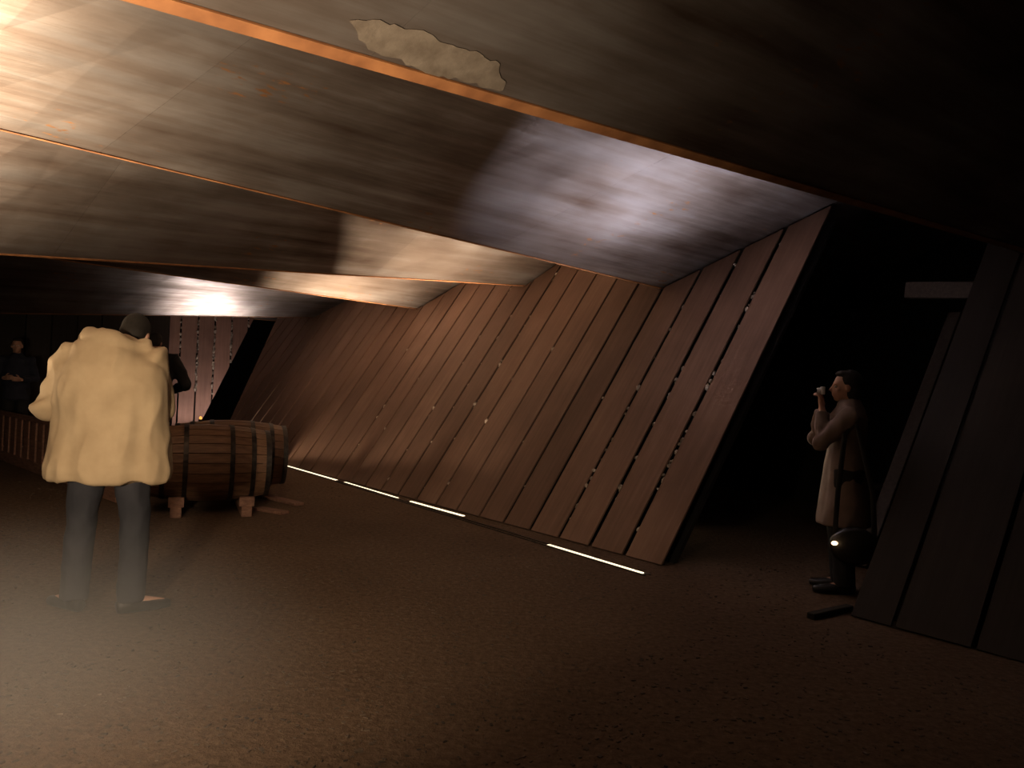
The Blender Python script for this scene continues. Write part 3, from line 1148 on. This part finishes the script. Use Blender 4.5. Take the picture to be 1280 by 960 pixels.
# ---- person at the left edge, behind the fence, dark blue jacket
J = base_joints(1.0, 0.10)
J['elL'], J['elR'] = V((-.27, .05, 1.15)), V((.27, .06, 1.15))
J['wrL'], J['wrR'] = V((-.10, .26, 1.12)), V((.12, .26, 1.14))
hands = {'L': ((1, 0, 0), (.6, .7, .1), (0, 0, 1), .8), 'R': ((-1, 0, 0), (-.6, .7, .1), (0, 0, 1), .8)}
rings = [(.80, 0, 0, .20, .15), (.95, 0, 0, .20, .15), (1.12, 0, 0, .185, .14), (1.30, 0, 0, .20, .145), (1.42, 0, -.01, .19, .12), (1.50, 0, -.01, .10, .085), (1.54, 0, 0, .075, .07)]
top = top_mesh(J, rings, (.078, .070, .062, .045), None, None, 0.014, (0.012, (6, 6, 5)), 8.0)
person((-7.78, 12.55, 0), R(205), J, hands, 'person in a dark blue jacket at the left edge, standing behind the slatted fence', top, NAVY, 'jacket', BLACKC, HAIR_SHORT, LEATHER, 6.0)

# ---- person in black behind the barrels, mostly hidden by the man in beige
J = base_joints(1.07, 0.11)
J['neck'] = V((-.02, .03, 1.59))
J['head'] = V((-.05, .11, 1.70))
J['headrot'] = Matrix.Rotation(R(-25), 3, 'X')
J['elL'], J['elR'] = V((-.30, .08, 1.22)), V((.33, .06, 1.22))
J['wrL'], J['wrR'] = V((-.12, .30, 1.18)), V((.14, .28, 1.14))
rings = [(.84, 0, 0, .21, .16), (1.0, 0, 0, .21, .16), (1.18, 0, 0, .20, .15), (1.38, 0, 0, .22, .155), (1.50, 0, -.01, .21, .13), (1.58, 0, 0, .11, .09), (1.63, 0, .02, .08, .075)]
top = top_mesh(J, rings, (.085, .080, .072, .05), None, None, 0.014, (0.014, (6, 6, 5)), 11.0)
person((-4.26, 9.55, 0), R(8), J, hands, 'person in black behind the barrels, mostly hidden by the person in the beige jacket', top, BLACKC, 'jacket', BLACKC, HAIR_SHORT, LEATHER, 9.0)

# added rim lamp, unseen behind the end of the leaning wall: edges the person in the doorway
sl = tag(empty('rim_helper', hall(1.5, -1.45, 0)), 'added rim lamp on a stand, unseen behind the end of the leaning plank wall', 'lamp')
bm = bmesh.new()
bm_tube(bm, [(0, 0, 0.03), (0, 0, 0.60)], [0.012, 0.012], 8)
bm_tube(bm, [(0, 0, 0), (0, 0, 0.03)], [0.12, 0.12], 16)
obj('stand', bm, LAMPBODY, sl)
lamp_head(sl, (0, 0, 0.68), WL + V((0, 0, 1.2)), EDGE_POWER, 34, 'added_edge_spot')

# ================================================================== SMALL THINGS ON THE FLOOR
a, b = on_floor(1013, 774), on_floor(1062, 763)
tag(obj('stick', beam_bm((a.x, a.y, 0.02), (b.x, b.y, 0.02), 0.06, 0.04, 0.006), DARK), 'dark stick lying on the floor in front of the doorway', 'stick')
# low bench and leaning post in the dark behind the doorway
pbn = on_floor(1118, 655)
bench = tag(empty('bench', (pbn.x, pbn.y, 0), math.atan2(OUT.y, OUT.x) - 0.6), 'low shade-darkened wooden bench in the dark behind the doorway', 'bench')
obj('bench_top', box_bm((0, 0, 0.43), (0.9, 0.30, 0.06), None, .006), TIMBER_SHADE, bench)
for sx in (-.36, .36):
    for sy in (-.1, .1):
        obj('leg', box_bm((sx, sy, 0.2), (0.06, 0.06, 0.40), None, .004), TIMBER_SHADE, bench)
pp = wp(-0.95, 0, 1.0)
q0 = V((pp.x + .55, pp.y + .55, 0))
tag(obj('leaning_post', beam_bm(q0 + V((0, 0, 0.0)), q0 + UPW * 2.3, 0.12, 0.10, 0.006), TIMBER_SHADE), 'shade-darkened timber post leaning in the dark behind the doorway', 'post')

# wood chips and grit on the floor: nobody could count them
bm = bmesh.new()
for q in range(6500):
    d = 2.0 + 8.5 * random.random() ** 1.6
    u = random.uniform(-0.72, 0.72)
    p = V((u * d, d, 0.0))
    t_ = t_of(p)
    s_ = (p - A0).dot(WD)
    if t_ < -3 or abs((p - fa).cross(fd).z) < .12 and p.x < fb.x + .1:
        continue
    if abs((p - cA).dot(axd)) < .9 and -.6 < (p - cA).dot(row) < 1.7 or (p - WL).length < .4 or (p - on_floor(1037, 769)).length < .25:
        continue
    if t_ < 0.2 and s_ > -0.1 or t_ < 0.3 and s_ < -1.5:
        continue
    if math.hypot(p.x + 2.3, p.y - 4.6) < .45:
        continue
    rot = Matrix.Rotation(random.uniform(0, PI), 3, 'Z') @ Matrix.Rotation(random.uniform(-.25, .25), 3, 'X')
    a = random.uniform(.006, .024)
    bm_box(bm, (p.x, p.y, 0.002), (a, a * random.uniform(.3, .7), random.uniform(.003, .006)), rot)
o = tag(obj('wood_chips', bm, CHIP), 'small dark wood chips and grit scattered over the brown floor', 'wood chips')
o['kind'] = 'stuff'

# ================================================================== HAZE drifting low over the floor round the man's legs
m = bpy.data.materials.new('thin_haze')
m.use_nodes = True
nt = m.node_tree
nt.nodes.remove(nt.nodes['Principled BSDF'])
vol = nt.nodes.new('ShaderNodeVolumePrincipled')
nt.links.new(vol.outputs[0], nt.nodes['Material Output'].inputs['Volume'])
vol.inputs['Color'].default_value = (0.9, 0.9, 0.92, 1)
vol.inputs['Anisotropy'].default_value = 0.0
ob = coords(nt, 'Object')
ln = nt.nodes.new('ShaderNodeVectorMath')
ln.operation = 'LENGTH'
nt.links.new(ob, ln.inputs[0])
mr = nt.nodes.new('ShaderNodeMapRange')
mr.interpolation_type = 'SMOOTHSTEP'
mr.inputs[1].default_value = 1.0
mr.inputs[2].default_value = 0.2
mr.inputs[3].default_value = 0.0
mr.inputs[4].default_value = HAZE
nt.links.new(ln.outputs['Value'], mr.inputs[0])
nt.links.new(mr.outputs[0], vol.inputs['Density'])
bm = bmesh.new()
bmesh.ops.create_uvsphere(bm, u_segments=24, v_segments=12, radius=1.0)
for v in bm.verts:
    v.co.z = max(v.co.z, -0.02)
hz = tag(obj('haze', bm, m), 'thin grey haze hanging low over the floor around the legs at the left', 'haze')
hz['kind'] = 'stuff'
hz.location = (-1.95, 3.1, 0.02)
hz.scale = (1.5, 1.9, 0.85)
